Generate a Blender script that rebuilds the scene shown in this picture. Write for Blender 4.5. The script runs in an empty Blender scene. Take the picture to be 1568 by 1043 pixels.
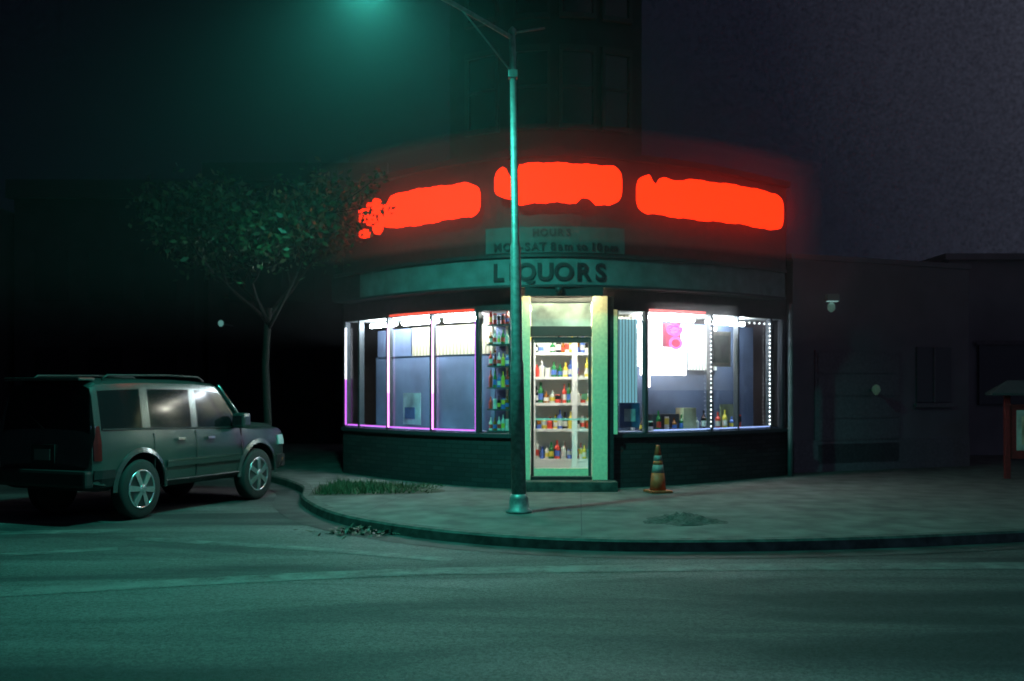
import bpy, bmesh, math, random
from mathutils import Vector, Matrix
from mathutils.bvhtree import BVHTree
R=random.Random(7)
S=bpy.context.scene
COL=S.collection
# ---------------------------------------------------------------- helpers
def mat(name,col=(.5,.5,.5),rough=.6,metal=0,emit=None,es=0,noise=None,bump=0,alpha=None,nscale=20,spec=.5):
    m=bpy.data.materials.new(name); m.use_nodes=True
    nt=m.node_tree; b=nt.nodes['Principled BSDF']
    b.inputs['Base Color'].default_value=(*col,1)
    b.inputs['Roughness'].default_value=rough
    b.inputs['Metallic'].default_value=metal
    b.inputs['Specular IOR Level'].default_value=spec
    if emit:
        b.inputs['Emission Color'].default_value=(*emit,1); b.inputs['Emission Strength'].default_value=es
    if noise or bump:
        tc=nt.nodes.new('ShaderNodeTexCoord')
        n=nt.nodes.new('ShaderNodeTexNoise'); n.inputs['Scale'].default_value=nscale; n.inputs['Detail'].default_value=6
        nt.links.new(tc.outputs['Object'],n.inputs['Vector'])
        if noise:
            r=nt.nodes.new('ShaderNodeValToRGB')
            r.color_ramp.elements[0].position=.35; r.color_ramp.elements[1].position=.68
            r.color_ramp.elements[0].color=(*[c*(1-noise) for c in col],1)
            r.color_ramp.elements[1].color=(*[min(1,c*(1+noise)) for c in col],1)
            nt.links.new(n.outputs['Fac'],r.inputs['Fac']); nt.links.new(r.outputs['Color'],b.inputs['Base Color'])
        if bump:
            bp=nt.nodes.new('ShaderNodeBump'); bp.inputs['Strength'].default_value=bump; bp.inputs['Distance'].default_value=.02
            nt.links.new(n.outputs['Fac'],bp.inputs['Height']); nt.links.new(bp.outputs['Normal'],b.inputs['Normal'])
    return m
def emis(name,col,s):
    m=bpy.data.materials.new(name); m.use_nodes=True; nt=m.node_tree
    nt.nodes.clear(); o=nt.nodes.new('ShaderNodeOutputMaterial'); e=nt.nodes.new('ShaderNodeEmission')
    e.inputs[0].default_value=(*col,1); e.inputs[1].default_value=s; nt.links.new(e.outputs[0],o.inputs[0]); return m
def root(name,loc=(0,0,0),rotz=0):
    e=bpy.data.objects.new(name,None); COL.objects.link(e); e.location=loc; e.rotation_euler=(0,0,rotz); e.empty_display_size=.2
    return e
def obj(name,verts,faces,m,parent=None,smooth=False,fm=None):
    me=bpy.data.meshes.new(name); me.from_pydata([tuple(v) for v in verts],[],faces)
    if isinstance(m,(list,tuple)):
        for x in m: me.materials.append(x)
        if fm:
            for p,i in zip(me.polygons,fm): p.material_index=i
    elif m: me.materials.append(m)
    if smooth:
        for p in me.polygons: p.use_smooth=True
    me.update()
    o=bpy.data.objects.new(name,me); COL.objects.link(o)
    if parent: o.parent=parent
    return o
def recalc(o):
    bm=bmesh.new(); bm.from_mesh(o.data); bmesh.ops.recalc_face_normals(bm,faces=bm.faces); bm.to_mesh(o.data); bm.free()
def box(name,x0,x1,y0,y1,z0,z1,m,parent=None,bev=0,rot=None,):
    v=[(x,y,z) for x in (x0,x1) for y in (y0,y1) for z in (z0,z1)]
    f=[(0,1,3,2),(4,6,7,5),(0,4,5,1),(2,3,7,6),(0,2,6,4),(1,5,7,3)]
    o=obj(name,v,f,m,parent)
    if bev:
        bm=bmesh.new(); bm.from_mesh(o.data)
        bmesh.ops.bevel(bm,geom=bm.edges[:],offset=bev,segments=2,affect='EDGES',profile=.6)
        bm.to_mesh(o.data); bm.free()
    return o
def lathe(name,prof,m,parent=None,seg=20,origin=(0,0,0),axis='Z',smooth=True):
    V=[];F=[]
    for i,(r,h) in enumerate(prof):
        for k in range(seg):
            a=2*math.pi*k/seg; c,s=r*math.cos(a),r*math.sin(a)
            p=(c,s,h) if axis=='Z' else ((c,h,s) if axis=='Y' else (h,c,s))
            V.append(tuple(p[j]+origin[j] for j in range(3)))
    for i in range(len(prof)-1):
        for k in range(seg):
            F.append((i*seg+k,i*seg+(k+1)%seg,(i+1)*seg+(k+1)%seg,(i+1)*seg+k))
    F.append(tuple(range(seg))); F.append(tuple((len(prof)-1)*seg+k for k in range(seg)))
    o=obj(name,V,F,m,parent,smooth); recalc(o); return o
def tube(name,pts,r,m,parent=None,seg=10):
    pts=[Vector(p) for p in pts]; rs=r if isinstance(r,(list,tuple)) else [r]*len(pts)
    V=[];F=[]
    for i,p in enumerate(pts):
        d=(pts[min(i+1,len(pts)-1)]-pts[max(i-1,0)]).normalized()
        u=d.cross(Vector((0,1,0))) 
        if u.length<.1: u=d.cross(Vector((1,0,0)))
        u.normalize(); w=d.cross(u)
        for k in range(seg):
            a=2*math.pi*k/seg; V.append(p+(u*math.cos(a)+w*math.sin(a))*rs[i])
    for i in range(len(pts)-1):
        for k in range(seg): F.append((i*seg+k,i*seg+(k+1)%seg,(i+1)*seg+(k+1)%seg,(i+1)*seg+k))
    F.append(tuple(range(seg))); F.append(tuple((len(pts)-1)*seg+k for k in range(seg)))
    o=obj(name,V,F,m,parent,True); recalc(o); return o
def cr(P,n):
    P=[Vector(p) for p in P]; Q=[P[0]*2-P[1]]+P+[P[-1]*2-P[-2]]; out=[]
    for i in range(1,len(Q)-2):
        for k in range(n):
            t=k/n; a,b,c,d=Q[i-1],Q[i],Q[i+1],Q[i+2]
            out.append(.5*((2*b)+(c-a)*t+(2*a-5*b+4*c-d)*t*t+(3*b-a-3*c+d)*t**3))
    out.append(P[-1]); return out
# ---------------------------------------------------------------- camera
cam=bpy.data.cameras.new('camera'); co=bpy.data.objects.new('camera',cam); COL.objects.link(co)
cam.lens=35; cam.sensor_width=36; cam.shift_y=.0456; cam.clip_end=1500
co.location=(0,0,1.6); co.rotation_euler=(math.radians(90),0,0); S.camera=co
cam.dof.use_dof=True; cam.dof.focus_distance=9.0; cam.dof.aperture_fstop=1.4
S.view_settings.view_transform='Standard'; S.view_settings.look='None'; S.view_settings.exposure=0
# ---------------------------------------------------------------- world: night haze
w=bpy.data.worlds.new('World'); S.world=w; w.use_nodes=True; nt=w.node_tree; nt.nodes.clear()
N=nt.nodes.new; L=nt.links.new
out=N('ShaderNodeOutputWorld'); tc=N('ShaderNodeTexCoord'); 
dot=N('ShaderNodeVectorMath'); dot.operation='DOT_PRODUCT'; dot.inputs[1].default_value=(.90,-.05,.42)
L(tc.outputs['Generated'],dot.inputs[0])
nz=N('ShaderNodeTexNoise'); nz.inputs['Scale'].default_value=2.2; nz.inputs['Detail'].default_value=3
L(tc.outputs['Generated'],nz.inputs['Vector'])
ad=N('ShaderNodeMath'); ad.operation='MULTIPLY_ADD'; ad.inputs[1].default_value=.12; L(nz.outputs['Fac'],ad.inputs[0]); L(dot.outputs['Value'],ad.inputs[2])
rp=N('ShaderNodeValToRGB'); e=rp.color_ramp.elements
e[0].position=.0; e[0].color=(.0010,.0015,.0034,1)
e[1].position=.70; e[1].color=(.060,.064,.088,1)
x=rp.color_ramp.elements.new(.20); x.color=(.0022,.0026,.0062,1)
x=rp.color_ramp.elements.new(.36); x.color=(.0062,.0072,.014,1)
x=rp.color_ramp.elements.new(.53); x.color=(.022,.024,.036,1)
L(ad.outputs[0],rp.inputs['Fac'])
g1=N('ShaderNodeTexNoise'); g1.inputs['Scale'].default_value=420; g1.inputs['Detail'].default_value=2; L(tc.outputs['Generated'],g1.inputs['Vector'])
g2=N('ShaderNodeMapRange'); g2.inputs['From Min'].default_value=.3; g2.inputs['From Max'].default_value=.7; g2.inputs['To Min'].default_value=.6; g2.inputs['To Max'].default_value=1.4; L(g1.outputs['Fac'],g2.inputs['Value'])
bg=N('ShaderNodeBackground'); L(rp.outputs['Color'],bg.inputs['Color']); L(g2.outputs[0],bg.inputs['Strength'])
sk=N('ShaderNodeTexSky'); sk.sky_type='NISHITA'; sk.sun_disc=False; sk.sun_elevation=math.radians(-5); sk.sun_rotation=math.radians(200)
b2=N('ShaderNodeBackground'); b2.inputs['Strength'].default_value=.002; L(sk.outputs[0],b2.inputs['Color'])
a2=N('ShaderNodeAddShader'); L(bg.outputs[0],a2.inputs[0]); L(b2.outputs[0],a2.inputs[1]); L(a2.outputs[0],out.inputs['Surface'])
# fog bank
def fogmat(name,den,an,col):
    fm=bpy.data.materials.new(name); fm.use_nodes=True; f=fm.node_tree; f.nodes.clear()
    fo=f.nodes.new('ShaderNodeOutputMaterial'); vs=f.nodes.new('ShaderNodeVolumeScatter')
    vs.inputs['Color'].default_value=(*col,1); vs.inputs['Density'].default_value=den; vs.inputs['Anisotropy'].default_value=an
    f.links.new(vs.outputs[0],fo.inputs['Volume']); return fm
box('fog',-11,11,6,22,2.3,9.5,fogmat('fog',.0023,.65,(.9,.95,1)))
# ---------------------------------------------------------------- ground materials
def asphalt(name,base=.05,paint=0):
    m=bpy.data.materials.new(name); m.use_nodes=True; nt=m.node_tree; b=nt.nodes['Principled BSDF']; N=nt.nodes.new; L=nt.links.new
    tc=N('ShaderNodeTexCoord'); mp=N('ShaderNodeMapping'); mp.inputs['Scale'].default_value=(.16,.75,1); mp.inputs['Rotation'].default_value=(0,0,-.12)
    L(tc.outputs['Object'],mp.inputs['Vector'])
    n1=N('ShaderNodeTexNoise'); n1.inputs['Scale'].default_value=1.3; n1.inputs['Detail'].default_value=6; n1.inputs['Distortion'].default_value=.8; L(mp.outputs[0],n1.inputs['Vector'])
    n2=N('ShaderNodeTexNoise'); n2.inputs['Scale'].default_value=38; n2.inputs['Detail'].default_value=5; n2.inputs['Roughness'].default_value=1.0; L(tc.outputs['Object'],n2.inputs['Vector'])
    r1=N('ShaderNodeValToRGB'); r1.color_ramp.elements[0].position=.38; r1.color_ramp.elements[1].position=.64
    r1.color_ramp.elements[0].color=(base*.38,base*.40,base*.42,1); r1.color_ramp.elements[1].color=(base*1.8,base*1.8,base*1.75,1)
    L(n1.outputs['Fac'],r1.inputs['Fac'])
    r2=N('ShaderNodeValToRGB'); r2.color_ramp.elements[0].position=.43; r2.color_ramp.elements[1].position=.59
    r2.color_ramp.elements[0].color=(.2,.2,.2,1); r2.color_ramp.elements[1].color=(2.2,2.2,2.2,1); L(n2.outputs['Fac'],r2.inputs['Fac'])
    mx=N('ShaderNodeMix'); mx.data_type='RGBA'; mx.blend_type='MULTIPLY'; mx.inputs[0].default_value=1
    L(r1.outputs[0],mx.inputs[6]); L(r2.outputs[0],mx.inputs[7]); L(mx.outputs[2],b.inputs['Base Color'])
    r3=N('ShaderNodeMapRange'); r3.inputs['From Min'].default_value=.3; r3.inputs['From Max'].default_value=.7; r3.inputs['To Min'].default_value=.8; r3.inputs['To Max'].default_value=.5
    L(n1.outputs['Fac'],r3.inputs['Value']); L(r3.outputs[0],b.inputs['Roughness'])
    bp=N('ShaderNodeBump'); bp.inputs['Strength'].default_value=.8; bp.inputs['Distance'].default_value=.014; L(n2.outputs['Fac'],bp.inputs['Height']); L(bp.outputs[0],b.inputs['Normal'])
    if paint:
        n3=N('ShaderNodeTexNoise'); n3.inputs['Scale'].default_value=3; n3.inputs['Detail'].default_value=7; n3.inputs['Roughness'].default_value=.75; L(tc.outputs['Object'],n3.inputs['Vector'])
        r4=N('ShaderNodeValToRGB'); r4.color_ramp.elements[0].position=.42; r4.color_ramp.elements[1].position=.62; L(n3.outputs['Fac'],r4.inputs['Fac'])
        m2=N('ShaderNodeMix'); m2.data_type='RGBA'; L(r4.outputs[0],m2.inputs[0]); L(mx.outputs[2],m2.inputs[6]); m2.inputs[7].default_value=(paint,paint,paint*.95,1)
        L(m2.outputs[2],b.inputs['Base Color'])
    return m
M_road=asphalt('asphalt',.050); M_paint=asphalt('worn_paint',.052,.17)
M_conc=mat('concrete',(.085,.085,.08),.85,noise=.4,bump=.3,nscale=2.5)
M_kerb=mat('kerb_concrete',(.055,.055,.05),.8,noise=.5,bump=.3,nscale=7)
M_dark=mat('dark_trim',(.02,.022,.026),.5,noise=.3)
obj('road',[(-300,-200,-.12),(300,-200,-.12),(300,500,-.12),(-300,500,-.12)],[(0,1,2,3)],M_road)
kp=cr([(-30,52,0),(-9,25,0),(-4.9,18.9,0),(-3.5,16.4,0),(-3.05,14.5,0),(-2.3,12.75,0),(-1.3,11.55,0),(-.1,10.75,0),(1.3,10.4,0),(3.2,10.5,0),(5.4,11.0,0),(8,11.9,0),(22,17.5,0),(60,32,0)],8)
n=len(kp)
inn=[]
for i,p in enumerate(kp):
    d=(kp[min(i+1,n-1)]-kp[max(i-1,0)]).normalized(); nn=Vector((-d.y,d.x,0)); inn.append(p+nn*.16)
V=inn+[Vector((60,80,0)),Vector((-30,80,0))]
sw=obj('pavement',V,[tuple(range(len(V)))],M_conc); 
bm=bmesh.new(); bm.from_mesh(sw.data); bmesh.ops.triangulate(bm,faces=bm.faces[:]); bm.to_mesh(sw.data); bm.free()
V=[];F=[]
for i in range(n):
    o_=kp[i]; i_=inn[i]; d=(i_-o_).normalized()
    V+=[Vector((o_.x,o_.y,-.14))-d*.015,Vector((o_.x,o_.y,-.02)),Vector((o_.x,o_.y,0.003))+d*.025,Vector((i_.x,i_.y,.003)),Vector((i_.x,i_.y,-.05))]
for i in range(n-1):
    for k in range(4): F.append((i*5+k,(i+1)*5+k,(i+1)*5+k+1,i*5+k+1))
obj('kerb',V,F,M_kerb,smooth=False)
V=[];F=[]
for i in range(n):
    o_=kp[i]; d=(inn[i]-o_).normalized()
    V+=[Vector((o_.x,o_.y,-.116))-d*.42,Vector((o_.x,o_.y,-.116))-d*.01]
for i in range(n-1): F.append((i*2,(i+1)*2,(i+1)*2+1,i*2+1))
obj('gutter',V,F,mat('gutter_concrete',(.032,.032,.032),.7,noise=.6,nscale=3,bump=.3))
V=[];F=[]
def sheet(p,q,wd,z,V,F):
    p=Vector((*p,z));q=Vector((*q,z)); d=(q-p).normalized(); s=Vector((-d.y,d.x,0))*wd/2; i=len(V)
    V+=[p-s,q-s,q+s,p+s]; F.append((i,i+1,i+2,i+3))
for a,b in [((1.05,15.2),(.75,10.7)),((-1.5,15.6),(-1.9,12.5)),((5.0,16.5),(5.6,11.3)),((-2.6,13.6),(-1.0,13.0)),((-1.0,13.0),(3.2,12.7)),((3.2,12.7),(9,14.2))]:
    sheet(a,b,.014,.004,V,F)
obj('pavement_joints',V,F,mat('joint',(.05,.05,.05),.9))
V=[];F=[]
def strip(pts,wd):
    P=cr([(*p,-.116) for p in pts],6); i0=len(V)
    for i,p in enumerate(P):
        d=(P[min(i+1,len(P)-1)]-P[max(i-1,0)]).normalized(); s=Vector((-d.y,d.x,0))*wd/2; V.extend([p-s,p+s])
    for i in range(len(P)-1): F.append((i0+2*i,i0+2*i+2,i0+2*i+3,i0+2*i+1))
strip([(-6.5,7.6),(-4.3,8.3),(-1.2,9.2),(2.1,9.5),(6,9.6)],.35)
strip([(-7.2,11.6),(-4.7,11.9)],.3); strip([(-4.3,11.3),(-2.2,10.6),(-.6,9.9)],.22); strip([(-6,9.9),(-4.2,10.6)],.2)
obj('road_markings',V,F,M_paint)
# ---------------------------------------------------------------- liquor store
ST=root('liquor_store')
FP=cr([(-3.15,18.6,0),(-1.7,16.9,0),(-.4,15.88,0),(.63,15.6,0),(1.65,15.8,0),(3.2,16.6,0),(4.95,18.0,0)],30)
def fac(X,off=0):
    for i in range(len(FP)-1):
        if FP[i].x<=X<=FP[i+1].x or i==len(FP)-2:
            t=(X-FP[i].x)/(FP[i+1].x-FP[i].x); p=FP[i].lerp(FP[i+1],t)
            a=FP[max(i-2,0)];b=FP[min(i+3,len(FP)-1)]; d=(b-a).normalized(); nn=Vector((d.y,-d.x,0)); return p+nn*off,nn
def band(name,X0,X1,z0,z1,off,th,m,seg=None,parent=ST):
    seg=seg or max(1,int(abs(X1-X0)/.12)); V=[];F=[]
    for i in range(seg+1):
        X=X0+(X1-X0)*i/seg; p,nn=fac(X,off); q=p-nn*th
        V+=[(p.x,p.y,z0),(p.x,p.y,z1),(q.x,q.y,z1),(q.x,q.y,z0)]
    for i in range(seg):
        a=i*4;b=a+4
        for k in range(4): F.append((a+k,b+k,b+(k+1)%4,a+(k+1)%4))
    F.append((0,1,2,3)); F.append((seg*4,seg*4+3,seg*4+2,seg*4+1))
    o=obj(name,V,F,m,parent); recalc(o); return o
def brick(name,c1,c2,mo,sc=1.0):
    m=bpy.data.materials.new(name); m.use_nodes=True; nt=m.node_tree; b=nt.nodes['Principled BSDF']; N=nt.nodes.new; L=nt.links.new
    tc=N('ShaderNodeTexCoord'); sp=N('ShaderNodeSeparateXYZ'); cb=N('ShaderNodeCombineXYZ'); L(tc.outputs['Object'],sp.inputs[0]); L(sp.outputs[0],cb.inputs[0]); L(sp.outputs[2],cb.inputs[1])
    bt=N('ShaderNodeTexBrick'); bt.inputs['Color1'].default_value=(*c1,1); bt.inputs['Color2'].default_value=(*c2,1); bt.inputs['Mortar'].default_value=(*mo,1)
    bt.inputs['Scale'].default_value=1; bt.inputs['Brick Width'].default_value=.22*sc; bt.inputs['Row Height'].default_value=.075*sc; bt.inputs['Mortar Size'].default_value=.008
    L(cb.outputs[0],bt.inputs['Vector']); L(bt.outputs['Color'],b.inputs['Base Color']); b.inputs['Roughness'].default_value=.75
    bp=N('ShaderNodeBump'); bp.inputs['Strength'].default_value=.4; bp.inputs['Distance'].default_value=.01; L(bt.outputs['Fac'],bp.inputs['Height']); bp.invert=True; L(bp.outputs[0],b.inputs['Normal'])
    return m
M_brick=brick('dark_brick',(.022,.020,.024),(.038,.034,.038),(.015,.015,.015))
M_fascia=mat('fascia_paint',(.12,.15,.16),.6,noise=.25,nscale=4)
M_board=mat('board_paint',(.06,.08,.085),.6,noise=.2,nscale=5)
M_dim=mat('upper_trim',(.018,.02,.025),.7,noise=.2,nscale=5)
M_cream=mat('cream_paint',(.80,.76,.52),.5,noise=.1)
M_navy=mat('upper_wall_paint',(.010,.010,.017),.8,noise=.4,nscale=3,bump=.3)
M_signbk=mat('sign_backing',(.030,.018,.022),.6,noise=.3,nscale=8)
M_frame=mat('window_frame',(.07,.08,.09),.4,metal=.4)
M_part=mat('partition_blue',(.11,.155,.26),.7,noise=.25,nscale=1.5)
M_white=mat('white_paint',(.8,.8,.78),.5)
M_red=emis('red_neon_sign',(1,.020,.002),2.8)
M_tube=emis('fluorescent_tube',(.86,.94,1),90)
M_pink=emis('pink_neon',(1,.5,.95),3.2); M_purp=emis('violet_neon',(.60,.14,.85),1.6)
M_redn=emis('hot_pink_neon',(1,.05,.22),6)
M_bead=emis('led_bead',(.85,.95,1),3.5)
band('plinth_wall_l',-3.15,.02,0,.80,0,.25,M_brick); band('plinth_wall_r',1.60,4.95,0,.80,0,.25,M_brick)
band('sill_l',-3.15,.02,.80,.86,.05,.3,M_frame); band('sill_r',1.60,4.95,.80,.86,.05,.3,M_frame)
band('head_wall_l',-3.15,.02,2.82,3.18,0,.25,M_signbk); band('head_wall_r',1.60,4.95,2.82,3.18,0,.25,M_signbk)
band('head_wall_c',.02,1.6,3.02,3.18,.0,.25,M_signbk)
band('fascia',-2.45,4.6,3.18,3.60,.30,.30,M_fascia); band('fascia_end',-3.1,-2.453,3.18,3.60,.29,.29,M_signbk);band('fascia_lip',-3.0,4.6,3.602,3.66,.34,.36,M_dark); band('fascia_drip',-3.0,4.6,3.14,3.178,.33,.4,M_dark)
band('sign_band_wall',-3.15,4.95,3.665,5.20,0,.25,M_signbk)
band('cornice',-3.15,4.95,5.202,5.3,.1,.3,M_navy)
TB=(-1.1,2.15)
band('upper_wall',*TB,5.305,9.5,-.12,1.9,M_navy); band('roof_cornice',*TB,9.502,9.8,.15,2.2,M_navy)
M_dglass=mat('dark_glass',(.01,.012,.018),.2)
for k,(a,b) in enumerate([(-.75,-.3),(.05,.55),(.8,1.3),(1.5,1.9)]):
    for j,(za,zb) in enumerate([(5.75,6.9),(7.5,8.9)]):
        q=f'{k}_{j}'
        band('upper_window_'+q,a,b,za,zb,-.09,.03,M_dglass)
        band('upper_window_head_'+q,a-.05,b+.05,zb+.002,zb+.1,-.04,.08,M_dim); band('upper_window_sill_'+q,a-.05,b+.05,za-.08,za-.002,-.03,.09,M_dim)
        band('upper_window_rail_'+q,a,b,(za+zb)/2,(za+zb)/2+.05,-.07,.03,M_dim)
        band('upper_window_jamb_'+q,a-.05,a-.002,za,zb,-.05,.07,M_dim); band('upper_window_jamb2_'+q,b+.002,b+.05,za,zb,-.05,.07,M_dim)
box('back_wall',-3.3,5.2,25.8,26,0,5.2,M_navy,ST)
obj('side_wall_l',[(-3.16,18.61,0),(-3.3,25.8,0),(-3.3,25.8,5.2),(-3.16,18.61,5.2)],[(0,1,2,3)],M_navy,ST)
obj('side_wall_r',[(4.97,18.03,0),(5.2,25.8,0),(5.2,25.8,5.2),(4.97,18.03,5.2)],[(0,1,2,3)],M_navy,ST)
rv=[(fac(-3.15+8.1*i/30,-.3)[0]) for i in range(31)]
obj('roof',[(p.x,p.y,5.1) for p in rv]+[(5.2,25.8,5.1),(-3.3,25.8,5.1)],[tuple(range(33))],M_dark,ST)
obj('ceiling',[(p.x,p.y,3.05) for p in rv]+[(5.1,25.7,3.05),(-3.2,25.7,3.05)],[tuple(range(33))],M_white,ST)
obj('floor',[(p.x,p.y,.14) for p in rv]+[(5.1,25.7,.14),(-3.2,25.7,.14)],[tuple(range(33))],mat('shop_floor',(.4,.4,.38),.4),ST)
for k,(X,wd) in enumerate([(-3.12,.05),(-2.80,.035),(-2.19,.04),(-1.353,.04),(-.56,.05),(-.02,.05),(1.66,.06),(2.17,.05),(3.36,.05),(3.9,.03),(4.62,.05),(4.9,.06)]):
    band(f'mullion_{k}',X-wd/2,X+wd/2,.862,2.818,.0,.1,M_frame,1)
gm=bpy.data.materials.new('window_glass'); gm.use_nodes=True; g=gm.node_tree; g.nodes.clear()
go=g.nodes.new('ShaderNodeOutputMaterial'); gt=g.nodes.new('ShaderNodeBsdfTransparent'); gg=g.nodes.new('ShaderNodeBsdfGlossy'); gx=g.nodes.new('ShaderNodeMixShader')
gt.inputs[0].default_value=(.93,.96,.97,1); gg.inputs['Roughness'].default_value=.03; gx.inputs[0].default_value=.06
g.links.new(gt.outputs[0],gx.inputs[1]); g.links.new(gg.outputs[0],gx.inputs[2]); g.links.new(gx.outputs[0],go.inputs[0])
def pane(name,X0,X1,z0,z1,off,m=gm,seg=None):
    seg=seg or max(1,int((X1-X0)/.15)); V=[];F=[]
    for i in range(seg+1):
        p,_=fac(X0+(X1-X0)*i/seg,off); V+=[(p.x,p.y,z0),(p.x,p.y,z1)]
    for i in range(seg): F.append((2*i,2*i+2,2*i+3,2*i+1))
    return obj(name,V,F,m,ST)
pane('glass_l',-3.1,-.03,.865,2.815,-.05); pane('glass_r',1.69,4.87,.865,2.815,-.05)
def ribbed(name,base,es,col,sc=5,lo=.45):
    m=bpy.data.materials.new(name); m.use_nodes=True; nt=m.node_tree; b=nt.nodes['Principled BSDF']; N=nt.nodes.new; L=nt.links.new
    tc=N('ShaderNodeTexCoord'); wv=N('ShaderNodeTexWave'); wv.inputs['Scale'].default_value=sc; wv.bands_direction='X'; wv.inputs['Distortion'].default_value=.4
    L(tc.outputs['Object'],wv.inputs['Vector']); r=N('ShaderNodeValToRGB'); r.color_ramp.elements[0].color=(*[c*lo for c in base],1); r.color_ramp.elements[1].color=(*base,1); L(wv.outputs['Fac'],r.inputs['Fac'])
    L(r.outputs[0],b.inputs['Base Color']); 
    if es:
        mx=N('ShaderNodeMix'); mx.data_type='RGBA'; mx.blend_type='MULTIPLY'; mx.inputs[0].default_value=1; L(r.outputs[0],mx.inputs[6]); mx.inputs[7].default_value=(*col,1)
        L(mx.outputs[2],b.inputs['Emission Color']); b.inputs['Emission Strength'].default_value=es
    return m
M_rib=ribbed('backlit_valance',(.55,.50,.36),.2,(1,1,.8),5,.45); M_blind=ribbed('vertical_blinds',(.50,.70,.74),.7,(.5,.9,1),6,.35)
M_rib2=ribbed('backlit_panel_b',(.9,.9,.85),.6,(.8,1,1))
M_ribw=ribbed('backlit_panel_c',(.95,.93,.9),2.2,(1,.96,.9),4,.75)
band('partition_l',-3.05,-.62,.86,2.16,-.62,.04,M_part); band('valance_l',-2.25,-.66,2.16,2.66,-.6,.05,M_rib); band('valance_l2',-3.0,-2.28,2.16,2.66,-.6,.05,M_part)
band('partition_r',2.0,4.85,.86,2.7,-.62,.04,M_part); band('blinds',1.72,2.12,1.3,2.7,-.2,.02,M_blind); band('panel_r',2.25,3.3,1.95,2.66,-.58,.03,M_ribw); band('panel_r2',3.4,4.0,1.9,2.66,-.58,.03,M_rib2)
band('window_ceiling_l',-3.08,-.6,2.81,2.84,-.03,.7,M_white); band('window_floor_l',-3.08,-.6,.862,.88,-.06,.55,M_part); band('window_floor_r',1.7,4.85,.862,.88,-.06,.55,M_part); band('window_ceiling_r',1.7,4.85,2.81,2.84,-.03,.7,M_white)
def ctube(name,X0,X1,z,off,r,m):
    k=max(2,int((X1-X0)/.12)); return tube(name,[(*fac(X0+(X1-X0)*i/k,off)[0].xy,z) for i in range(k+1)],r,m,ST,8)
ctube('tube_l1',-2.78,-2.25,2.72,-.25,.035,M_tube); ctube('tube_l2',-2.1,-1.42,2.72,-.25,.038,M_tube); ctube('tube_l3',-1.28,-.66,2.72,-.25,.038,M_tube)
ctube('tube_r1',2.25,3.2,2.73,-.25,.035,M_tube); ctube('tube_r2',3.42,4.2,2.71,-.2,.035,M_tube)
ctube('tube_r3',1.8,2.1,2.76,-.3,.02,M_rib)
def vtube(name,X,z0,z1,off,r,m): p=fac(X,off)[0]; return tube(name,[(p.x,p.y,z0),(p.x,p.y,z1)],r,m,ST,8)
for k,X in enumerate([-3.08,-2.15,-1.31]):
    vtube(f'neon_v{k}',X,1.75 if k==0 else 1.5,2.7,.012,.016,emis(f'white_neon_{k}',(.85,.9,1),3) if k==0 else M_pink); vtube(f'neon_vl{k}',X,.9,1.75 if k==0 else 1.5,.012,.016,M_purp if k==0 else emis(f'magenta_neon_{k}',(.85,.3,.85),2.4))
vtube('neon_v3',2.22,1.6,2.72,-.03,.022,emis('white_neon_b',(1,.9,.95),5)); vtube('neon_v4',-.6,.9,2.7,-.02,.008,M_purp)
ctube('neon_sill_l',-3.07,-.62,.905,-.02,.012,M_purp); ctube('neon_sill_r',2.3,4.6,.905,-.02,.009,emis('blue_neon',(.35,.5,1),1.3))
ctube('red_glow_strip_l',-2.1,-.6,2.84,.03,.018,emis('red_tube',(1,.09,.05),1.2)); ctube('red_glow_strip_r',2.2,3.2,2.84,.03,.018,emis('red_glow_b',(1,.2,.2),1.5))  # emissive red strips stand in for sign glow reflected under the fascia
V=[];F=[]
def bead(c,r):
    i=len(V); c=Vector(c)
    V.extend([c+Vector(d)*r for d in [(1,0,0),(-1,0,0),(0,1,0),(0,-1,0),(0,0,1.3),(0,0,-1.3)]])
    for a,b,d in [(0,2,4),(2,1,4),(1,3,4),(3,0,4),(2,0,5),(1,2,5),(3,1,5),(0,3,5)]: F.append((i+a,i+b,i+d))
for X in (3.32,4.56):
    for k in range(26): p=fac(X,0.02)[0]; bead((p.x,p.y,.95+k*.071+R.uniform(-.01,.01)),.012+R.uniform(0,.006))
for k in range(6): p=fac(4.0+.11*k,.02)[0]; bead((p.x,p.y,2.72),.015)
obj('led_beads',V,F,M_bead,ST)
M_glow=emis('neon_glow_face',(1,.93,.86),6)  # emissive panels imitate the overexposed white glow around the neon sign
band('glow_panel',2.28,3.1,1.80,2.25,-.3,.08,M_glow); band('glow_panel_up',2.3,2.55,2.253,2.66,-.3,.08,M_glow); band('glow_panel_side',2.97,3.25,2.253,2.66,-.3,.08,M_glow)
band('neon_sign_back',2.58,2.92,2.26,2.66,-.2,.02,mat('neon_backing',(.5,.2,.3),.5))
def ring(name,X,z,rx,rz,m,off=-.14):
    c,nn=fac(X,off); t=Vector((-nn.y,nn.x,0)); tube(name,[c+t*rx*math.cos(a)+Vector((0,0,z+rz*math.sin(a))) for a in [i*math.pi/8 for i in range(17)]],.022,m,ST,6)
ring('pink_neon_top',2.76,2.55,.15,.08,M_redn); ring('pink_neon_mid',2.78,2.33,.12,.09,M_redn); ring('pink_neon_inner',2.76,2.54,.06,.03,emis('violet_neon_b',(.5,.15,1),3))
band('window_mist',2.1,3.5,1.55,2.95,.42,.40,fogmat('window_mist',.18,.3,(1,1,1)))  # local scattering volume just outside the right window
M_pos=[mat(f'poster_{i}',c,.5,noise=.5,nscale=3) for i,c in enumerate([(.55,.6,.75),(.25,.3,.2),(.1,.15,.35),(.5,.45,.3),(.05,.05,.06)])]
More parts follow.
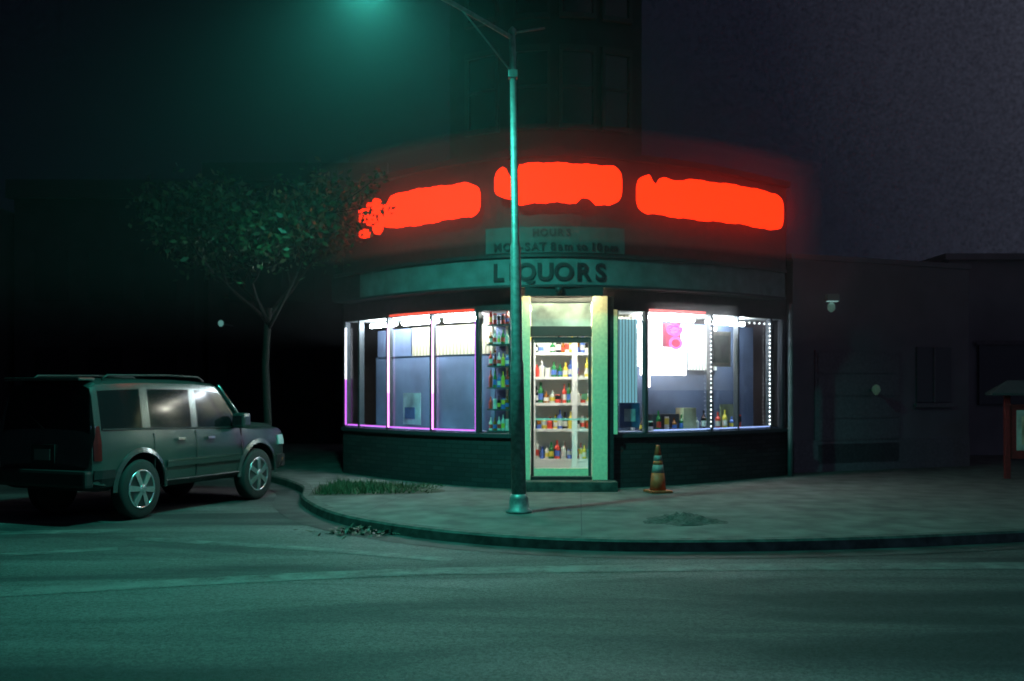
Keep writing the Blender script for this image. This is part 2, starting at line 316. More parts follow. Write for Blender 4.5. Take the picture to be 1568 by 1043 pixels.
band('poster_l',-2.15,-1.8,.95,1.5,-.3,.01,M_pos[0]); band('poster_l_print',-2.1,-1.9,1.05,1.25,-.28,.01,M_pos[2]); band('poster_r',3.42,3.82,1.95,2.55,-.09,.01,M_pos[3]); band('poster_r_in',3.47,3.77,2.02,2.48,-.078,.01,M_pos[1])
band('poster_blue',1.75,2.1,.95,1.35,-.09,.01,M_pos[2]); band('poster_s',1.83,2.02,1.05,1.25,-.08,.005,M_pos[0])
band('poster_r3',3.9,4.3,.9,1.3,-.4,.01,M_pos[1]); band('crate',2.5,3.0,.88,1.15,-.35,.2,M_pos[4]); band('crate_b',3.05,3.3,.88,1.25,-.3,.2,M_pos[3])
Bm=[mat('bottle_green',(.03,.18,.06),.15),mat('bottle_amber',(.30,.11,.02),.15),mat('bottle_clear',(.6,.65,.62),.15),mat('label_red',(.65,.06,.04),.4),mat('label_yellow',(.75,.6,.08),.4),mat('label_blue',(.08,.16,.55),.4),mat('bottle_black',(.02,.02,.02),.2),mat('label_white',(.75,.73,.68),.5)]
class Bag:
    def __init__(s): s.V=[];s.F=[];s.M=[]
    def bottle(s,x,y,z,h,r):
        col=R.randrange(8); lab=R.choice([3,4,5,7,7]); seg=8
        prof=[(r,0,col),(r,h*.15,lab),(r,h*.45,col),(r,h*.6,col),(r*.36,h*.75,col),(r*.34,h,R.choice([3,4,6,7]))] if R.random()<.75 else [(r,0,lab),(r,h*.3,col),(r,h*.62,lab),(r*.9,h*.7,lab)]
        i0=len(s.V)
        for (rr,hh,_) in prof:
            for k in range(seg): s.V.append((x+rr*math.cos(k*math.pi/4),y+rr*math.sin(k*math.pi/4),z+hh))
        for i in range(len(prof)-1):
            for k in range(seg):
                s.F.append((i0+i*seg+k,i0+i*seg+(k+1)%seg,i0+(i+1)*seg+(k+1)%seg,i0+(i+1)*seg+k)); s.M.append(prof[i][2])
        s.F.append(tuple(i0+(len(prof)-1)*seg+k for k in range(seg))); s.M.append(6)
    def out(s,n): return obj(n,s.V,s.F,Bm,ST,False,s.M)
box('shelf_back',-.5,2.4,17.56,17.6,.14,2.9,M_white,ST)
B=Bag()
zs=[.36,.88,1.33,1.78,2.2]
for k,z in enumerate(zs):
    box(f'shelf_{k}',-.5,2.4,17.2,17.555,z-.045,z,M_white,ST)
    x=-.45
    while x<2.35:
        h=R.uniform(.2,.36); r=R.uniform(.033,.052); B.bottle(x,17.27+R.uniform(0,.06),z,h,r)
        if R.random()<.6: B.bottle(x+.02,17.44,z,h*.98,r)
        x+=2*r+R.uniform(.0,.012)+(.10 if R.random()<.06 else 0)
for k,x in enumerate([-.5,.36,1.08,1.9]): box(f'shelf_post_{k}',x-.045,x+.045,17.14,17.19,.14,2.4,M_white,ST)
box('shelf_kick',-.5,2.4,17.2,17.25,.14,.31,M_white,ST); box('shelf_top',-.5,2.4,17.16,17.555,2.56,2.62,M_white,ST)
for k,z in enumerate([.9,1.25,1.6,1.95,2.3,2.62]):
    band(f'pier_shelf_{k}',-.54,.0,z-.025,z,-.25,.3,M_board)
    for i in range(7):
        p=fac(-.50+.075*i,-.3)[0]; B.bottle(p.x,p.y+.03,z,R.uniform(.18,.28),.03)
band('pier_back',-.56,.02,.86,2.82,-.56,.03,M_part)
for i in range(14):
    p=fac(2.3+.15*i,-.35)[0]; B.bottle(p.x,p.y,.88,R.uniform(.2,.34),.045)
B.out('bottles')
for k,(y,z) in enumerate([(16.35,2.9),(19.5,2.95)]):
    box(f'fixture_{k}',-.0,1.9,y-.07,y+.07,z+.03,z+.1,M_white,ST); tube(f'fixture_tube_{k}',[(.0,y,z),(1.85,y,z)],.035,emis(f'tube_int_{k}',(1,.96,.80),160),ST,8)
box('interior_wall_l',-.1,-.06,16.2,19.9,.14,3.04,M_white,ST); box('interior_wall_r',1.98,2.02,16.4,19.9,.14,3.04,M_white,ST)
Y=15.66
box('jamb_l',.13,.29,Y-.06,Y+.12,.14,3.03,M_cream,ST,.012); box('jamb_r',1.26,1.50,Y-.06,Y+.12,.14,3.03,M_cream,ST,.012)
box('pier_l',.0,.127,Y-.02,Y+.2,0,3.03,M_dark,ST); box('pier_r',1.503,1.60,Y+.0,Y+.25,0,3.03,M_dark,ST); box('pier_r_edge',1.60,1.66,Y+.0,Y+.06,.86,2.82,M_cream,ST)
box('pier_l_base',.125,.3,Y-.08,Y+.14,0,.138,M_dark,ST); box('pier_r_base',1.25,1.505,Y-.08,Y+.14,0,.138,M_dark,ST)
box('threshold',.29,1.26,Y-.02,Y+.3,.0,.19,M_dark,ST)
tube('entrance_tube',[(.3,15.36,3.08),(1.3,15.36,3.08)],.018,emis('entrance_tube_light',(1,.90,.55),90),ST,8)
box('entrance_tube_shield',.2,1.4,15.31,15.335,3.0,3.138,M_dark,ST)
box('door_step',.0,1.62,15.22,15.575,0,.15,M_kerb,ST,.012)
box('transom_bar',.292,1.257,Y+.02,Y+.1,2.40,2.56,M_frame,ST); box('transom_head',.292,1.257,Y+.02,Y+.1,2.94,3.02,M_frame,ST)
D=.04
box('door_stile_l',.30,.345,Y+D,Y+D+.05,.2,2.39,M_frame,ST); box('door_stile_r',1.205,1.25,Y+D,Y+D+.05,.2,2.39,M_frame,ST)
box('door_rail_t',.347,1.203,Y+D,Y+D+.05,2.3,2.39,M_frame,ST); box('door_rail_b',.347,1.203,Y+D,Y+D+.05,.2,.32,M_cream,ST); box('door_pushbar',.347,1.203,Y+D-.03,Y+D-.01,1.08,1.11,M_white,ST)
box('door_glass',.347,1.203,Y+D+.02,Y+D+.026,.32,2.3,gm,ST); 
M_frost=mat('frosted_transom_glow',(.30,.40,.38),.5,noise=.7,nscale=2.2,emit=(.6,.8,.65),es=.15)  # own emission stands in for shop light glowing through the transom
box('transom_glass',.3,1.25,Y+D+.02,Y+D+.026,2.56,2.94,M_frost,ST)
lathe('security_camera',[(.0,0),(.05,.02),(.06,.06),(.06,.1)],M_dark,ST,12,(.72,15.25,3.03))
box('open_sticker',1.1,1.19,Y+D+.005,Y+D+.012,1.4,1.5,M_pos[3],ST)
band('hours_board',-.25,1.62,3.665,4.06,.36,.05,M_board); 
M_txt=mat('sign_lettering',(.02,.007,.012),.6)
def letters(txt,X0,X1,z,size,off,m,nm):
    wd={'I':.42,'1':.5,'i':.32,'l':.32,'t':.42,' ':.38,'-':.45,'M':1.05,'m':1.05,'W':1.1,'O':1.0,'Q':1.0,'.':.35,'a':.75,'o':.78}
    ws=[wd.get(c,.85) for c in txt]; tot=sum(ws); x=X0
    for k,c in enumerate(txt):
        adv=(X1-X0)*ws[k]/tot
        if c!=' ':
            cu=bpy.data.curves.new(f'{nm}_{k}','FONT'); cu.body=c; cu.size=size; cu.align_x='CENTER'; cu.extrude=.008; cu.offset=size*.03
            o=bpy.data.objects.new(f'{nm}_letter_{k}',cu); COL.objects.link(o); o.parent=ST; cu.materials.append(m)
            p,nn=fac(x+adv/2,off); o.location=(p.x,p.y,z); o.rotation_euler=(math.pi/2,0,math.atan2(nn.x,-nn.y))
        x+=adv
letters('LIQUORS',-.22,1.40,3.25,.37,.315,M_txt,'liquors'); letters('HOURS',.35,.90,3.92,.15,.375,M_txt,'hours'); letters('MON-SAT 8am to 10pm',-.15,1.52,3.70,.17,.375,M_txt,'times')
def redsign(name,X0,X1,zb,zt,seed,notch=[]):
    r=random.Random(seed); seg=110; V=[];F=[]; ph=[r.uniform(0,6) for _ in range(6)]; RR=.2
    for i in range(seg+1):
        u=i/seg; X=X0+(X1-X0)*u; L_=(X1-X0); e=min(u,1-u)*L_/min(RR,L_/2); k=math.sqrt(max(0,1-(1-min(e,1))**2))
        wob=.014*math.sin(u*9+ph[0])+.009*math.sin(u*33+ph[1])+.004*math.sin(u*97+ph[4]); wob2=.012*math.sin(u*8+ph[2])+.008*math.sin(u*29+ph[3])+.004*math.sin(u*83+ph[5])
        a=zb+wob; b=zt+wob2
        for (c,wd,dp) in notch:
            d=abs(u-c)/wd
            if d<1:
                if dp>0: a+=dp*(1-d*d)
                else: b+=dp*(1-d*d)
        mid=(zb+zt)/2; h=.35+.65*k; a=mid+(a-mid)*h; b=mid+(b-mid)*h
        p,nn=fac(X,.32); q,_=fac(X,.2)
        V+=[(p.x,p.y,a),(p.x,p.y,b),(q.x,q.y,b),(q.x,q.y,a)]
    for i in range(seg):
        a=i*4;b=a+4
        for k in range(4): F.append((a+k,b+k,b+(k+1)%4,a+(k+1)%4))
    F.append((0,1,2,3)); F.append((seg*4,seg*4+3,seg*4+2,seg*4+1))
    o=obj(name,V,F,M_red,ST); recalc(o)
redsign('red_sign_left',-2.05,-.40,4.29,4.84,1,[(.06,.08,-.12)])
redsign('red_sign_centre',-.15,1.60,4.44,5.04,5,[(.13,.06,-.20),(.72,.08,.10),(.05,.12,.10)])
redsign('red_sign_right',1.88,4.55,4.34,4.96,3,[(.10,.04,-.16),(.2,.1,-.05)])
for k,(a,b,c,d) in enumerate([(-2.46,-2.39,4.52,4.74),(-2.45,-2.33,4.24,4.36),(-2.30,-2.22,4.42,4.8),(-2.19,-2.09,4.6,4.84),(-2.17,-2.07,4.26,4.5)]): redsign(f'red_sign_piece_{k}',a,b,c,d,k+9)
tube('rain_downpipe',[(*fac(4.93,.12)[0].xy,z) for z in (0,1,2,3,3.1)],.05,M_fascia,ST,8)
band('mist',-2.9,4.9,3.8,5.5,.85,.50,fogmat('sign_halo_scatter',.19,.2,(1,.9,.95)),parent=None)  # scattering slab added in front of the signs to give a red halo
# ---------------------------------------------------------------- street lamps
M_pole=mat('galvanised_steel',(.20,.23,.23),.5,metal=.5,noise=.25,nscale=15)
def lamp(name,loc,rz,col,power,H=6.1,arm=((-.7,-.65,.12),(-1.45,-1.3,.18))):
    r=root(name,loc,rz)
    lathe('base_flange',[(.17,0),(.17,.03),(.13,.05),(.12,.18),(.10,.24)],M_pole,r,16)
    lathe('pole_shaft',[(.095,.2),(.085,1.9),(.075,1.95),(.065,3.4),(.05,3.45),(.038,H)],M_pole,r,16)
    lathe('pole_cap',[(.05,H),(.05,H+.06),(.01,H+.1)],M_pole,r,12)
    a=[Vector((0,0,H-.05))]+[Vector((p[0],p[1],H+p[2])) for p in arm]
    tube('arm',cr(a,6),[.03]*13,M_pole,r,8)
    tube('arm_stay',[(0,0,H-.5),(arm[0][0]*.9,arm[0][1]*.9,H+arm[0][2]-.02)],.012,M_pole,r,6)
    tube('bracket',[(0,0,H+.02),(.42,.12,H+.12)],.014,M_pole,r,6)
    box('collar',-.06,.06,-.06,.06,H-.56,H-.46,M_pole,r,.01)
    e=a[-1]; d=Vector((arm[1][0],arm[1][1],0)).normalized()
    hd=root('lamp_head',e,math.atan2(d.y,d.x)); hd.parent=r
    V=[];F=[]
    st=[(0,.05,.05),(.1,.09,.08),(.3,.15,.11),(.55,.16,.10),(.7,.1,.05)]
    for (x,wy,hz) in st:
        for k in range(12):
            an=2*math.pi*k/12; V.append((x,wy*math.cos(an),max(-.02,hz*math.sin(an))+.0))
    for i in range(4):
        for k in range(12): F.append((i*12+k,i*12+(k+1)%12,(i+1)*12+(k+1)%12,(i+1)*12+k))
    F.append(tuple(range(12))); F.append(tuple(48+k for k in range(12)))
    o=obj('housing',V,F,M_pole,hd,True); recalc(o)
    lathe('lens',[(.12,-.03),(.10,-.07),(.05,-.10),(.01,-.11)],emis(name+'_lens',col,60),hd,16,(.4,0,0))
    ld=bpy.data.lights.new('lamp_light','SPOT'); ld.energy=power; ld.color=col; ld.spot_size=math.radians(162); ld.spot_blend=.7; ld.shadow_soft_size=.12
    lo=bpy.data.objects.new('lamp_light',ld); COL.objects.link(lo); lo.parent=hd; lo.location=(.4,0,-.16)
    return r
l1=lamp('street_lamp',(.09,12.7,0),0,(.08,1,.76),1700,arm=((-.7,-.6,.16),(-1.35,-1.15,.3))); l1.rotation_euler=(0,math.radians(-.8),0)
lamp('street_lamp',(9,-5,-.12),0,(.12,.60,.95),1250,H=7.5,arm=((-1.0,.8,.2),(-2.2,1.6,.3)))
# ---------------------------------------------------------------- SUV
C=root('parked_suv',(-5.12,14.42,-.12),math.radians(67)); C.scale=(.90,.90,.98)
M_paint_c=mat('car_paint',(.17,.19,.185),.24,metal=.8); M_glass=mat('car_glass',(.006,.008,.009),.12,spec=.35)
M_plas=mat('black_plastic',(.015,.015,.016),.55); M_tyre=mat('tyre_rubber',(.015,.015,.015),.8); M_rim=mat('alloy',(.75,.77,.78),.25,metal=.9)
M_tail=mat('tail_light',(.18,.01,.01),.15); M_head=mat('head_light',(.7,.75,.75),.1,metal=.3); M_chr=mat('chrome',(.7,.7,.7),.12,metal=1)
stn=[(-2.25,.48,.80,.72,.76,.72),(-2.22,.46,.88,1.10,1.20,.83),(-2.15,.44,.91,1.20,1.78,.75),(-2.06,.42,.92,1.20,1.84,.76),(-1.28,.40,.925,1.195,1.86,.77),(-1.12,.38,.925,1.19,1.86,.77),
(-.24,.38,.925,1.165,1.85,.77),(-.10,.38,.925,1.16,1.85,.77),(.46,.38,.925,1.14,1.81,.76),(.58,.38,.925,1.14,1.74,.76),(.88,.38,.925,1.13,1.42,.79),(1.05,.38,.925,1.12,1.26,.80),(1.16,.38,.925,1.11,1.225,.80),(1.6,.39,.92,1.09,1.20,.79),(1.95,.40,.91,1.06,1.17,.77),(2.12,.42,.87,1.0,1.12,.72),(2.19,.43,.80,.74,.92,.66),(2.22,.46,.74,.60,.66,.6)]
def ringpts(s):
    x,zb,w,be,zt,wt=s; lo=zb+.08
    m1=lo+(be-lo)*.45; m2=lo+(be-lo)*.8; z6=max(be+.02,zt-.13) if zt-be>.22 else be+(zt-be)*.4
    h=[(0,zb),(.82*w,zb),(.97*w,lo),(w,m1),(.99*w,m2),(.955*w,be),((wt+.03) if zt-be>.22 else wt+.1,z6),(wt-.0,max(z6+.005,zt-.05)),(wt-.1,zt-.005),(wt*.4,zt+.015),(0,zt+.02)]
    return [(x,y,z) for y,z in h]+[(x,-y,z) for y,z in reversed(h[1:-1])]
V=[];F=[];FM=[]
for s in stn: V+=ringpts(s)
nr=20
glass_side={3,5,7,8,9}
for i in range(len(stn)-1):
    for k in range(nr):
        F.append((i*nr+k,(i+1)*nr+k,(i+1)*nr+(k+1)%nr,i*nr+(k+1)%nr))
        m=0
        if k in (5,14) and i in glass_side: m=1
        if i in (9,10) and k in (8,9,10,11): m=1
        if i==1 and k in (7,8,9,10,11,12): m=1
        if k in (0,1,18,19): m=2
        FM.append(m)
F.append(tuple(range(nr))); FM.append(2); F.append(tuple((len(stn)-1)*nr+k for k in range(nr))); FM.append(2)
body=obj('body',V,F,[M_paint_c,M_glass,M_plas],C,True,FM); recalc(body)
bm=bmesh.new(); bm.from_mesh(body.data); bv=BVHTree.FromBMesh(bm); bm.free()
AX=(-1.34,1.36); WR=.40
cuts=[]
for a in AX:
    for s in (-1,1):
        c=lathe('cut',[(.47,-.2),(.47,.2)],M_plas,None,28,(a,s*.84,WR+.02),'Y',False); cuts.append(c)
for c in cuts:
    md=body.modifiers.new('b','BOOLEAN'); md.operation='DIFFERENCE'; md.object=c; md.solver='EXACT'
body.parent=None
bpy.context.view_layer.update()
dg=bpy.context.evaluated_depsgraph_get(); me=bpy.data.meshes.new_from_object(body.evaluated_get(dg)); body.modifiers.clear(); body.data=me
for c in cuts: bpy.data.objects.remove(c)
body.parent=C
try: body.data.set_sharp_from_angle(angle=math.radians(28))
except Exception: pass
def side(x,z,s=-1):
    h=bv.ray_cast(Vector((x,s*3,z)),Vector((0,-s,0))); return h[0].y if h[0] else s*.9
def trim(name,x0,x1,z0,z1,m,d=.012,seg=6,both=True,z0b=None,z1b=None):
    z0b=z0 if z0b is None else z0b; z1b=z1 if z1b is None else z1b
    for s in ((-1,1) if both else (-1,)):
        V=[];F=[]
        for i in range(seg+1):
            u=i/seg; x=x0+(x1-x0)*u
            for z in (z0+(z0b-z0)*u,(z0+z1)/2+((z0b+z1b)/2-(z0+z1)/2)*u,z1+(z1b-z1)*u): V.append((x,side(x,z,s)+s*d,z))
        for i in range(seg):
            for k in range(2): F.append((i*3+k,i*3+3+k,i*3+4+k,i*3+1+k))
        b=obj(name,V,F,m,C); md=b.modifiers.new('s','SOLIDIFY'); md.thickness=.02; md.offset=0
trim('side_moulding',-.83,.86,.66,.73,M_paint_c,.02); trim('moulding_chrome',-.83,.86,.735,.755,M_chr,.02)
trim('sill_step',-.83,.85,.40,.48,M_plas,.03)
for k,x in enumerate([-1.08,-.17,.93]): trim(f'door_gap_{k}',x-.008,x+.008,.50,1.13,M_plas,.003,1)
trim('door_handle_rear',-.62,-.46,1.02,1.055,M_chr,.04,2); trim('door_handle_front',.05,.21,1.01,1.045,M_chr,.04,2)
trim('belt_moulding',-2.05,.9,1.205,1.225,M_plas,.006,14,z0b=1.14,z1b=1.16)
trim('tail_light',-2.205,-2.10,.82,1.26,M_tail,.012,2); trim('head_light',1.92,2.12,.84,.99,M_head,.012,4); trim('front_marker',1.95,2.1,.58,.62,mat('marker',(.6,.2,.03),.3),.012,2)
trim('rear_bumper_side',-2.2,-1.85,.48,.70,M_plas,.015,3); trim('front_bumper_side',1.87,2.15,.46,.68,M_plas,.015,3)
for a in AX:
    for s in (-1,1):
        V=[];F=[];K=18
        for i in range(K+1):
            an=-.05+(math.pi+.1)*i/K
            for rr in (.47,.53): 
                x=a+rr*math.cos(an); z=WR+.02+rr*math.sin(an); V.append((x,side(x,max(z,.5),s)+s*(.028 if rr<.5 else .006),z))
        for i in range(K): F.append((2*i,2*i+1,2*i+3,2*i+2))
        o=obj('arch_flare',V,F,M_paint_c,C); md=o.modifiers.new('s','SOLIDIFY'); md.thickness=.02; md.offset=0
box('rear_bumper',-2.35,-2.19,-.88,.88,.48,.70,M_plas,C,.04); box('licence_plate',-2.275,-2.265,-.15,.15,.82,.96,mat('plate',(.12,.12,.11),.5),C); box('plate_recess',-2.264,-2.24,-.22,.22,.78,1.02,M_plas,C)
box('rear_spoiler',-2.30,-2.02,-.71,.71,1.84,1.88,M_paint_c,C,.012)
tube('rear_wiper',[(-2.24,0,1.22),(-2.22,.3,1.4)],.01,M_plas,C,6)
box('grille',2.195,2.225,-.5,.5,.74,.95,M_plas,C,.01); box('front_bumper',2.12,2.29,-.8,.8,.46,.68,M_plas,C,.04)
for s in (-1,1):
    tube('roof_rail',[(-1.85,s*.67,1.86),(-1.75,s*.67,1.91),(-.6,s*.68,1.92),(.15,s*.67,1.90),(.27,s*.67,1.83)],.016,M_plas,C,8)
    box('mirror_shell',.66,.86,s*1.04-.12,s*1.04+.12,1.14,1.37,M_paint_c,C,.05); box('mirror_glass',.652,.659,s*1.04-.09,s*1.04+.09,1.18,1.33,M_chr,C); box('mirror_stalk',.72,.80,min(s*.86,s*.95),max(s*.86,s*.95),1.15,1.19,M_plas,C)
    tube('a_pillar',[(.50,s*.77,1.78),(.88,s*.815,1.40),(1.08,s*.87,1.15)],.032,M_paint_c,C,8)
for a in AX:
    for s in (-1,1):
        wr=root('wheel',(a,s*.81,WR)); wr.parent=C
        lathe('tyre',[(.24,-.11),(.36,-.115),(.393,-.09),(.40,-.05),(.40,.05),(.393,.09),(.36,.115),(.24,.11)],M_tyre,wr,36,(0,0,0),'Y')
        V=[];F=[];K=32
        for (rr,yy) in ((.262,s*.116),(.258,s*.122),(.236,s*.118),(.228,s*.06)):
            for k in range(K): V.append((rr*math.cos(2*math.pi*k/K),yy,rr*math.sin(2*math.pi*k/K)))
        for i in range(3):
            for k in range(K): F.append((i*K+k,i*K+(k+1)%K,(i+1)*K+(k+1)%K,(i+1)*K+k))
        obj('rim_lip',V,F,M_rim,wr,True)
        lathe('hub_recess',[(.236,s*.111),(.236,s*.1125)],M_plas,wr,32,(0,0,0),'Y',False)
        lathe('hub',[(.065,s*.113),(.065,s*.135),(.045,s*.145)],M_rim,wr,16,(0,0,0),'Y')
        for k in range(6):
            an=k*math.pi/3+.2+a; ca,sa=math.cos(an),math.sin(an)
            P=[]
            for (r_,wd) in ((.04,.030),(.235,.042)):
                for q in (-1,1):
                    for yy in (.1135,.138 if r_<.1 else .124): P.append((r_*ca-q*wd*sa,s*yy,r_*sa+q*wd*ca))
            o=obj('spoke',P,[(0,1,3,2),(4,6,7,5),(0,4,5,1),(2,3,7,6),(0,2,6,4),(1,5,7,3)],M_rim,wr); recalc(o)
# ---------------------------------------------------------------- traffic cone
T=root('traffic_cone',(2.22,15.15,.003),.3)
M_or=mat('cone_orange',(.55,.09,.03),.6,noise=.2,nscale=10); M_ref=mat('cone_band',(.22,.22,.22),.5,noise=.2)
box('cone_base',-.17,.17,-.17,.17,0,.035,M_or,T,.012)
lathe('cone_body',[(.125,.035),(.095,.30)],M_or,T,24); lathe('cone_band_lower',[(.096,.30),(.077,.42)],M_ref,T,24); lathe('cone_mid',[(.075,.42),(.066,.48)],M_or,T,24); lathe('cone_band_upper',[(.067,.48),(.056,.56)],M_ref,T,24); lathe('cone_tip',[(.053,.56),(.030,.70),(.026,.715)],M_or,T,24)
# ---------------------------------------------------------------- tree
TR=root('street_tree',(-4.35,17.6,0))
M_bark=mat('bark',(.008,.007,.006),.9,noise=.4,bump=.8); 
tips=[]
def limb(p,d,l,r,dep):
    q=[Vector(p)]; dd=Vector(d).normalized()
    for i in range(4):
        dd=(dd+Vector((R.uniform(-.18,.18),R.uniform(-.18,.18),R.uniform(-.05,.14)))).normalized(); q.append(q[-1]+dd*l/4)
    tube('limb',q,[r*(1-.13*i) for i in range(5)],M_bark,TR,6)
    if dep==0: tips.append(q[-1]); tips.append(q[2]); return
    for k in range(3):
        nd=(dd+Vector((R.uniform(-.9,.9),R.uniform(-.9,.9),R.uniform(-.25,.6)))).normalized(); limb(q[-1 if k<2 else 3],nd,l*.68,r*.5,dep-1)
tube('trunk',[(0,0,0),(.03,.02,1),(-.02,.03,2),(.05,0,3.0)],[.08,.07,.065,.06],M_bark,TR,10)
for k in range(6):
    a=k*1.05+.3; limb((.05,0,2.9-.05*k),(math.cos(a)*.9,math.sin(a)*.9,.75),1.25,.04,2)
V=[];F=[];FM=[]
lm=[mat('leaf_dark',(.02,.045,.02),.6),mat('leaf_mid',(.04,.08,.035),.5),mat('leaf_light',(.08,.13,.055),.45)]
def leaf(c,sz,mi):
    a=Vector((R.gauss(0,1),R.gauss(0,1),R.gauss(0,1))).normalized(); b=a.cross(Vector((R.gauss(0,1),R.gauss(0,1),R.gauss(0,1)))).normalized(); i=len(V)
    V.extend([c-a*sz,c+b*sz*.5,c+a*sz,c-b*sz*.5]); F.append((i,i+1,i+2,i+3)); FM.append(mi)
for t in tips:
    if R.random()<.15: continue
    mi=R.choice([0,0,1,1,2])
    rr=R.uniform(.3,.5)
    for k in range(150):
        v=Vector((R.gauss(0,1),R.gauss(0,1),R.gauss(0,.75)))*rr*.6; leaf(t+v,R.uniform(.045,.085),mi if R.random()<.7 else R.choice([0,1,2]))
for (sx,sy,sz) in [(1.75,-1.3,4.55),(1.95,-1.5,4.8),(2.1,-1.6,4.5),(1.5,-1.1,4.75),(2.2,-1.7,4.95),(1.8,-1.3,4.2)]:
    tube('twig',[(.4,-.2,4.0),(sx*.6,sy*.6,4.5),(sx,sy,sz)],[.02,.012,.006],M_bark,TR,5)
    for k in range(38):
        v=Vector((R.gauss(0,1),R.gauss(0,1),R.gauss(0,.8)))*.15; leaf(Vector((sx,sy,sz))+v,R.uniform(.035,.065),R.choice([0,1]))
obj('foliage',V,F,lm,TR,False,FM)
# ---------------------------------------------------------------- weeds
V=[];F=[]
for k in range(2600):
    u,v=R.random(),R.random(); cx=-2.95+1.75*u+.15*v; cy=14.75+1.4*v+ .25*u
    if R.random()<(u*.75): continue
    h=R.uniform(.04,.16)*(1.25-u); a=R.uniform(0,6.28); wd=.012; dx,dy=math.cos(a)*wd,math.sin(a)*wd; lx,ly=R.gauss(0,.04),R.gauss(0,.04); i=len(V)
    V+=[(cx-dx,cy-dy,0),(cx+dx,cy+dy,0),(cx+lx,cy+ly,h)]; F.append((i,i+1,i+2))
obj('grass',V,F,mat('grass_blades',(.04,.07,.03),.7))
sp=cr([(-3.0,14.65,.004),(-2.0,14.75,.004),(-1.1,15.1,.004),(-1.2,15.7,.004),(-2.2,16.3,.004),(-3.1,16.3,.004),(-3.0,14.65,.004)],5)[:-1]
obj('soil_patch',sp,[tuple(range(len(sp)))],mat('soil',(.04,.035,.025),.95,noise=.5,bump=.5))
V=[];F=[]
for k in range(240):
    c=Vector((-1.75+R.gauss(0,.28),11.75+R.gauss(0,.14),-.105+abs(R.gauss(0,.02)))); a=Vector((R.gauss(0,1),R.gauss(0,1),R.gauss(0,.4))).normalized()*.04; b=Vector((-a.y,a.x,.01))*.6; i=len(V)
    V+=[c-a,c-b,c+a,c+b]; F.append((i,i+1,i+2,i+3))
obj('leaf_litter',V,F,mat('wet_leaves',(.06,.055,.04),.5,noise=.4))
V=[];F=[];nx=26;ny=12
for j in range(ny+1):
    for i in range(nx+1):
        x=1.55+1.0*i/nx; y=11.5+.8*j/ny; u=(i/nx-.5)*2; v=(j/ny-.5)*2; rr=math.sqrt(u*u+v*v)+.15*math.sin(5*math.atan2(v,u))
        z=max(0,.09*(1-rr))*(1+.4*math.sin(i*1.3)*math.cos(j*1.7))-.004+.003; V.append((x,y,z))
for j in range(ny):
    for i in range(nx): a=j*(nx+1)+i; F.append((a,a+1,a+nx+2,a+nx+1))
obj('dirt_mound',V,F,mat('mound_dirt',(.05,.05,.045),.95,noise=.5,bump=.6,nscale=25),smooth=True)
# ---------------------------------------------------------------- right neighbour
NB=root('neighbour_building')
M_stuc=mat('stucco',(.20,.17,.20),.9,noise=.15,nscale=1,bump=.3); M_nt=mat('neighbour_trim',(.18,.15,.18),.8,noise=.15)
def nb(name,x0,x1,d,z0,z1,m,th=.1):
    def P(x,o): return (5.25+(x)*.92+o*.36,18.6+x*.38-o*.93)
    a=P(x0,d);b=P(x1,d);c=P(x1,d-th);e_=P(x0,d-th)
    V=[(*a,z0),(*b,z0),(*c,z0),(*e_,z0),(*a,z1),(*b,z1),(*c,z1),(*e_,z1)]
    o=obj(name,V,[(0,1,5,4),(1,2,6,5),(2,3,7,6),(3,0,4,7),(4,5,6,7),(0,3,2,1)],m,NB); recalc(o)
nb('wall',0,4.4,0,0,4.0,M_stuc,5); nb('parapet',-.05,4.45,.02,4.002,4.1,M_stuc,5.1); nb('base_course',0,4.4,.03,0,.6,M_nt,.04)
nb('garage_door',.5,2.6,.02,.1,2.3,M_nt,.05)
for k in range(5): nb(f'garage_panel_{k}',.56,2.54,.03,.15+.43*k,.52+.43*k,M_nt,.03)
nb('window',3.0,3.9,.03,1.3,2.4,mat('neighbour_glass',(.09,.085,.11),.5),.05); nb('window_sill',2.95,3.95,.06,1.2,1.28,M_nt,.1); nb('window_mullion',3.43,3.47,.05,1.3,2.4,M_nt,.03)
SL=root('wall_light',(5.95,18.55,3.25)); SL.parent=NB
M_wl=mat('wall_light_paint',(.3,.35,.35),.5)
box('lamp_body',-.12,.12,-.12,.0,-.05,.08,M_wl,SL,.02); box('lamp_arm',-.02,.02,-.0,.35,.0,.04,M_pole,SL); box('lamp_lens',-.1,.1,-.11,-.01,-.06,-.053,emis('wall_light_lens',(.5,.9,.85),.5),SL); lathe('lamp_globe',[(.02,-.25),(.07,-.2),(.07,-.12),(.03,-.07)],mat('globe_glass',(.2,.3,.27),.3,emit=(.3,.6,.5),es=.12),SL,12)
WL=root('wall_light',(6.95,19.0,1.55)); WL.parent=NB
lathe('globe',[(.02,-.1),(.06,-.05),(.08,0),(.06,.07),(.02,.1)],mat('globe_glass_b',(.10,.15,.13),.3,emit=(.2,.4,.28),es=.08),WL,14); box('bracket',-.02,.02,.05,.3,-.02,.02,M_pole,WL)
NB2=root('corner_house')
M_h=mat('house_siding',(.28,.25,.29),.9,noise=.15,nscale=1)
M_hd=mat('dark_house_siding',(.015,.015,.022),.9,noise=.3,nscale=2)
M_hw=mat('house_window_glass',(.12,.12,.15),.5)
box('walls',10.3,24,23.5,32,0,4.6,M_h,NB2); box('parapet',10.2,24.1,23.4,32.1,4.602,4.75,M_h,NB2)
for k in range(3): box(f'window_{k}',11+2.6*k,12.2+2.6*k,23.44,23.49,1.2,2.6,M_hw,NB2); box(f'window_frame_{k}',10.92+2.6*k,12.28+2.6*k,23.42,23.439,2.6,2.7,M_nt,NB2)
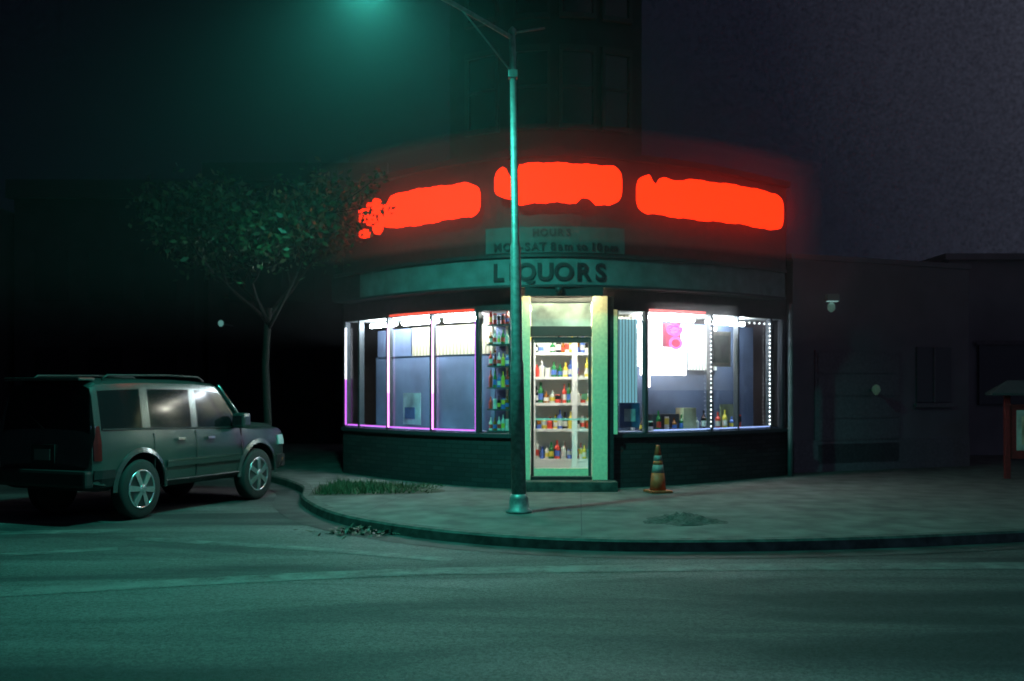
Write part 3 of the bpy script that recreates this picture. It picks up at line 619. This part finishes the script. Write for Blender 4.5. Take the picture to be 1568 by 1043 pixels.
box('door',16.6,17.5,23.43,23.49,0,2.1,M_nt,NB2)
LH=root('row_house')
for k in range(3):
    x0=-19+5.2*k; y0=27+.6*k
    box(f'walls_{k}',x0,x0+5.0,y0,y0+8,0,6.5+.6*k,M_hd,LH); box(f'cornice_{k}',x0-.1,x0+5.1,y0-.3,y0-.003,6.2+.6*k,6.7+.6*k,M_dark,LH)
    for j in range(3): box(f'window_{k}_{j}',x0+.6+1.5*j,x0+1.5+1.5*j,y0-.05,y0-.004,1.2,2.7,M_dglass,LH); box(f'window_up_{k}_{j}',x0+.6+1.5*j,x0+1.5+1.5*j,y0-.05,y0-.004,4,5.4,M_dglass,LH)
PL=root('porch_light',(-7.75,26.5,3.3)); PL.parent=LH
lathe('porch_globe',[(.03,-.08),(.07,-.03),(.07,.04),(.03,.08)],emis('porch_glow',(.2,.55,.5),.4),PL,12); box('porch_arm',-.02,.02,.05,1.1,-.02,.02,M_pole,PL)
K=root('notice_board',(9.15,17.3,0),-.25)
M_kr=mat('kiosk_red',(.20,.02,.02),.5,noise=.2); M_kp=mat('kiosk_panel',(.25,.38,.34),.4,noise=.5,nscale=5,emit=(.2,.35,.3),es=.05)
box('post_l',-.55,-.45,-.05,.05,0,1.55,M_kr,K,.01); box('post_r',.45,.55,-.05,.05,0,1.55,M_kr,K,.01); box('board_frame',-.448,.448,-.04,.04,.35,1.3,M_kr,K,.01); box('poster_panel',-.36,.36,-.052,-.042,.5,1.2,M_kp,K); box('poster_sheet',-.28,-.02,-.06,-.053,.6,1.1,M_pos[3],K)
obj('kiosk_roof',[(-.8,-.3,1.5),(.8,-.3,1.5),(.8,.3,1.5),(-.8,.3,1.5),(-.5,0,1.72),(.5,0,1.72),(-.8,-.3,1.46),(.8,-.3,1.46),(.8,.3,1.46),(-.8,.3,1.46)],[(0,1,5,4),(1,2,5),(2,3,4,5),(3,0,4),(0,6,7,1),(1,7,8,2),(2,8,9,3),(3,9,6,0),(6,9,8,7)],M_board,K)
